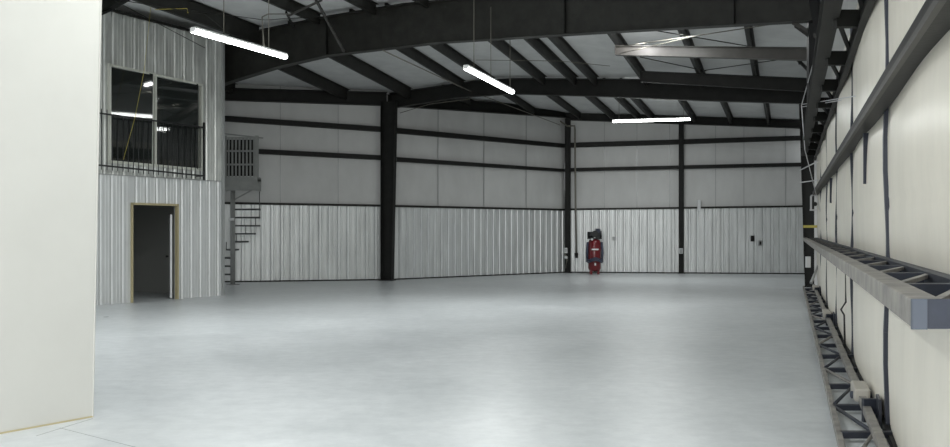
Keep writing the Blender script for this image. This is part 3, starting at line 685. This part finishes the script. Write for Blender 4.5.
obj('gusset', MB().plate([at(797,59,22.6), at(804,59,22.6), at(799,65,22.6)], (0,.02,0)), M['steel'], kb2)
# lift cables near door column
def lc(pts, label, r=.016): tag(obj('lift_cable', MB().tube(pts, r, 6), M['cable']), label, 'cable', 'pale lift cables of the hangar door')
lc([at(833,-8,11.5), at(801.5,105.5,22)], 'pale lift cable dropping steeply to the pulley point by the far rafter', .009)
lc([at(801.5,105.5,22), at(805,150,24), at(820.5,212,24.5)], 'pale lift cable running down along the door column', .011)
lc([at(801.5,104.5,22), at(869,94,10.2)], 'upper of two pale cables stretched level towards the door', .007)
lc([at(801.5,107,22), at(845,99.5,13.8)], 'lower of two pale cables stretched level towards the door', .007)
lc([at(799.5,170.5,27), at(817.5,161.5,26)], 'short pale cable slanting across the door column')
lc([at(800.5,182.5,27), at(818,180,26)], 'short pale cable level across the door column')
ybd = obj('column_band', MB().beam(at(803.5,226.5,27.8), at(817,226.5,27.6), .05, .07), M['yellow']); tag(ybd, 'yellow strap around the door column', 'strap')
pb_ = thing('pulley_bracket', 'small grey framed pulley bracket on the door column', 'bracket', at(814,203,27.4))
obj('bracket_frame', MB().beam(at(810,210,27.4), at(819,210,27.4), .05,.04).beam(at(811,196,27.4), at(811,210,27.4),.04,.04,up=(0,1,0)).beam(at(811,196,27.4), at(817,193,27.4),.04,.04), M['cable'], pb_)
obj('pulley', MB().tube([at(815,204,27.5), at(815,204,27.3)], .06, 12), M['steel2'], pb_)
wbx = obj('limit_switch', MB().box(at(808,262,27.0), (.12,.1,.3)), M['white'], bevel=.01); tag(wbx, 'small white control box low on the door column', 'box')
wtd = obj('winch_motor', MB().tube([at(811,283,26.2), at(818,266,26.6)], [.04,.025], 10), M['trim']); tag(wtd, 'pale motor drum at the foot of the door column', 'motor')
# ---------------------------------------------------------------- back wall fittings
def outlet(p, label):
    t = thing('outlet_box', label, 'outlet', p)
    obj('box', MB().box(p, (.14,.07,.2)), M['white'], t, bevel=.008)
    obj('face_plate', MB().box(Vector(p)+Vector((0,-.04,0)), (.1,.01,.15)), M['trim'], t)
outlet(at(565.5,250.5,B.b.y-.55), 'small pale outlet box on the back corner column')
outlet(at(681,251,cM.y-.45), 'small pale outlet box on the middle column of the back wall')
cq = thing('corner_valve', 'tangle of small pale pipe valves at the foot of the corner column', 'valve', at(566,262,38.2))
obj('pipe', MB().tube([at(565,254,38.2), at(567,260,38.1), at(565.5,268,38.2)], .03, 8), M['copper'], cq)
obj('valve_body', MB().lathe(at(566,259,38.1), [(0,0),(.06,.02),(.06,.1),(0,.12)], 10), M['white'], cq)
Yb = 38.3
cd = thing('air_pipe', 'thin grey air pipe dropping down the back wall near the compressor', 'pipe', at(576,257,Yb))
obj('pipe', MB().tube([at(567,126,Yb), at(574.5,126,Yb), at(574.9,130,Yb), at(575.5,200,Yb), at(576.3,254,Yb)], .035, 8), M['copper'], cd)
obj('valve', MB().tube([at(576.3,253,Yb), at(576.5,258,Yb)], [.07,.05], 8), M['steel2'], cd)
obj('conduit_arm', MB().tube([at(560,121,Yb), at(567,126,Yb)], .03, 8), M['copper'], cd)
for (x, y, lb) in ((752,238.5,'small dark hook on the wainscot right of the middle column, left of its pair'), (759.5,243,'small pale latch on the wainscot right of the middle column')):
    p = C.off(C.pt(x,y), .13); t = thing('wall_latch', lb, 'latch', p)
    obj('plate', MB().box(p, (.12,.05,.22)), M['trim'] if x > 755 else M['steel2'], t); obj('handle', MB().box(p+Vector((0,-.06,0)), (.05,.07,.12)), M['steel2'], t)
tag(obj('sensor_bracket', MB().box(C.off(C.pt(698.7,205.5),.15), (.12,.06,.42)), M['white']), 'short white bracket on the wainscot cap right of the middle column', 'bracket')
tag(obj('junction_box', MB().box(C.off(C.pt(614,238.5),.12), (.13,.07,.14)), M['trim']), 'small grey junction box on the wainscot right of the compressor', 'box')
# ---------------------------------------------------------------- air compressor
q = fl(594.5, 272.9); q.y -= .1
q = Vector((at(594.5,272,37.3).x, 37.3, 0))
ac = thing('air_compressor', 'red upright air compressor tank with black pump against the back wall', 'compressor', q)
R_ = .235
tk = obj('tank', MB().lathe((q.x,q.y,.1), [(0,0),(.12,.01),(.2,.05),(R_,.12),(R_,1.08),(.2,1.17),(.1,1.22),(0,1.23)], 32), M['red'], ac)
for k in range(4):
    t = math.radians(45+90*k); obj('foot', MB().box((q.x+.19*math.cos(t), q.y+.19*math.sin(t), .08), (.07,.07,.16)), M['red'], ac)
obj('label_plate', MB().box((q.x,q.y-R_-.002,.93), (.26,.012,.055)), M['white'], tk)
obj('label_plate', MB().box((q.x+.0,q.y-R_-.002,.38), (.06,.012,.09)), M['white'], tk)
obj('drain_valve', MB().tube([(q.x,q.y-.1,.1),(q.x,q.y-.22,.05)], .02, 8), M['black'], tk)
for sx in (-1, 1):
    obj('side_guard', MB().tube([(q.x+sx*.27,q.y-.03,.5),(q.x+sx*.29,q.y-.05,.8),(q.x+sx*.26,q.y-.05,1.2)], [.035,.05,.04], 8), M['bluegrey'], ac)
hose = [(q.x+.29*math.cos(a)*1.0, q.y-.03+.29*math.sin(a), .5+.04*math.sin(3*a)) for a in [math.pi+math.pi*k/14 for k in range(15)]]
obj('air_hose', MB().tube(hose, .035, 8).tube([(x,y,z+.07) for x,y,z in hose], .03, 8), M['bluegrey'], ac)
obj('platform', MB().box((q.x,q.y,1.33), (.5,.36,.04)), M['black'], ac)
mo = obj('motor', MB().tube([(q.x-.26,q.y-.02,1.47),(q.x-.02,q.y-.02,1.47)], .115, 16), M['black'], ac)
obj('pump_block', MB().box((q.x+.12,q.y,1.45), (.16,.2,.2)), M['black'], ac, bevel=.01)
pc = MB()
for k in range(6): pc.box((q.x+.12,q.y,1.55+.025*k), (.2,.22,.012))
pc.box((q.x+.12,q.y,1.62), (.14,.15,.16)); obj('cylinder_fins', pc, M['bluegrey'], ac)
obj('flywheel', MB().tube([(q.x+.22,q.y,1.47),(q.x+.25,q.y,1.47)], .15, 20), M['black'], ac)
obj('belt_guard', MB().tube([(q.x+.0,q.y-.17,1.5),(q.x+.0,q.y-.2,1.5)], .13, 20), M['black'], ac)
obj('gauge', MB().tube([(q.x-.12,q.y-.2,1.3),(q.x-.12,q.y-.24,1.3)], .04, 12), M['white'], ac)

# ---------------------------------------------------------------- light
w = bpy.data.worlds.new('world'); S.world = w; w.use_nodes = True
w.node_tree.nodes['Background'].inputs[0].default_value = (.93,.97,1,1); w.node_tree.nodes['Background'].inputs[1].default_value = 1.3
def area(loc, tgt, sx, sy, e, col):
    ld = bpy.data.lights.new('daylight', 'AREA'); ld.shape = 'RECTANGLE'; ld.size = sx; ld.size_y = sy; ld.energy = e; ld.color = col
    o = bpy.data.objects.new('daylight', ld); COL.objects.link(o); o.location = loc
    o.rotation_euler = (Vector(tgt)-Vector(loc)).to_track_quat('-Z', 'Y').to_euler()
area((-1.5,-6,3.2), (0,14,1.5), 9, 5, 1000, (1,.99,.965))
# ---------------------------------------------------------------- camera
cd_ = bpy.data.cameras.new('camera'); cam = bpy.data.objects.new('camera', cd_); COL.objects.link(cam)
cam.location = (0,0,H); cam.rotation_euler = (math.pi/2, 0, 0)
cd_.sensor_width = 36; cd_.lens = 36*F/950; cd_.shift_y = (HY-223.5)/950; cd_.clip_end = 300; cd_.clip_start = .05
S.camera = cam
S.view_settings.view_transform = 'Standard'; S.view_settings.look = 'None'; S.view_settings.exposure = 0; S.view_settings.gamma = 1
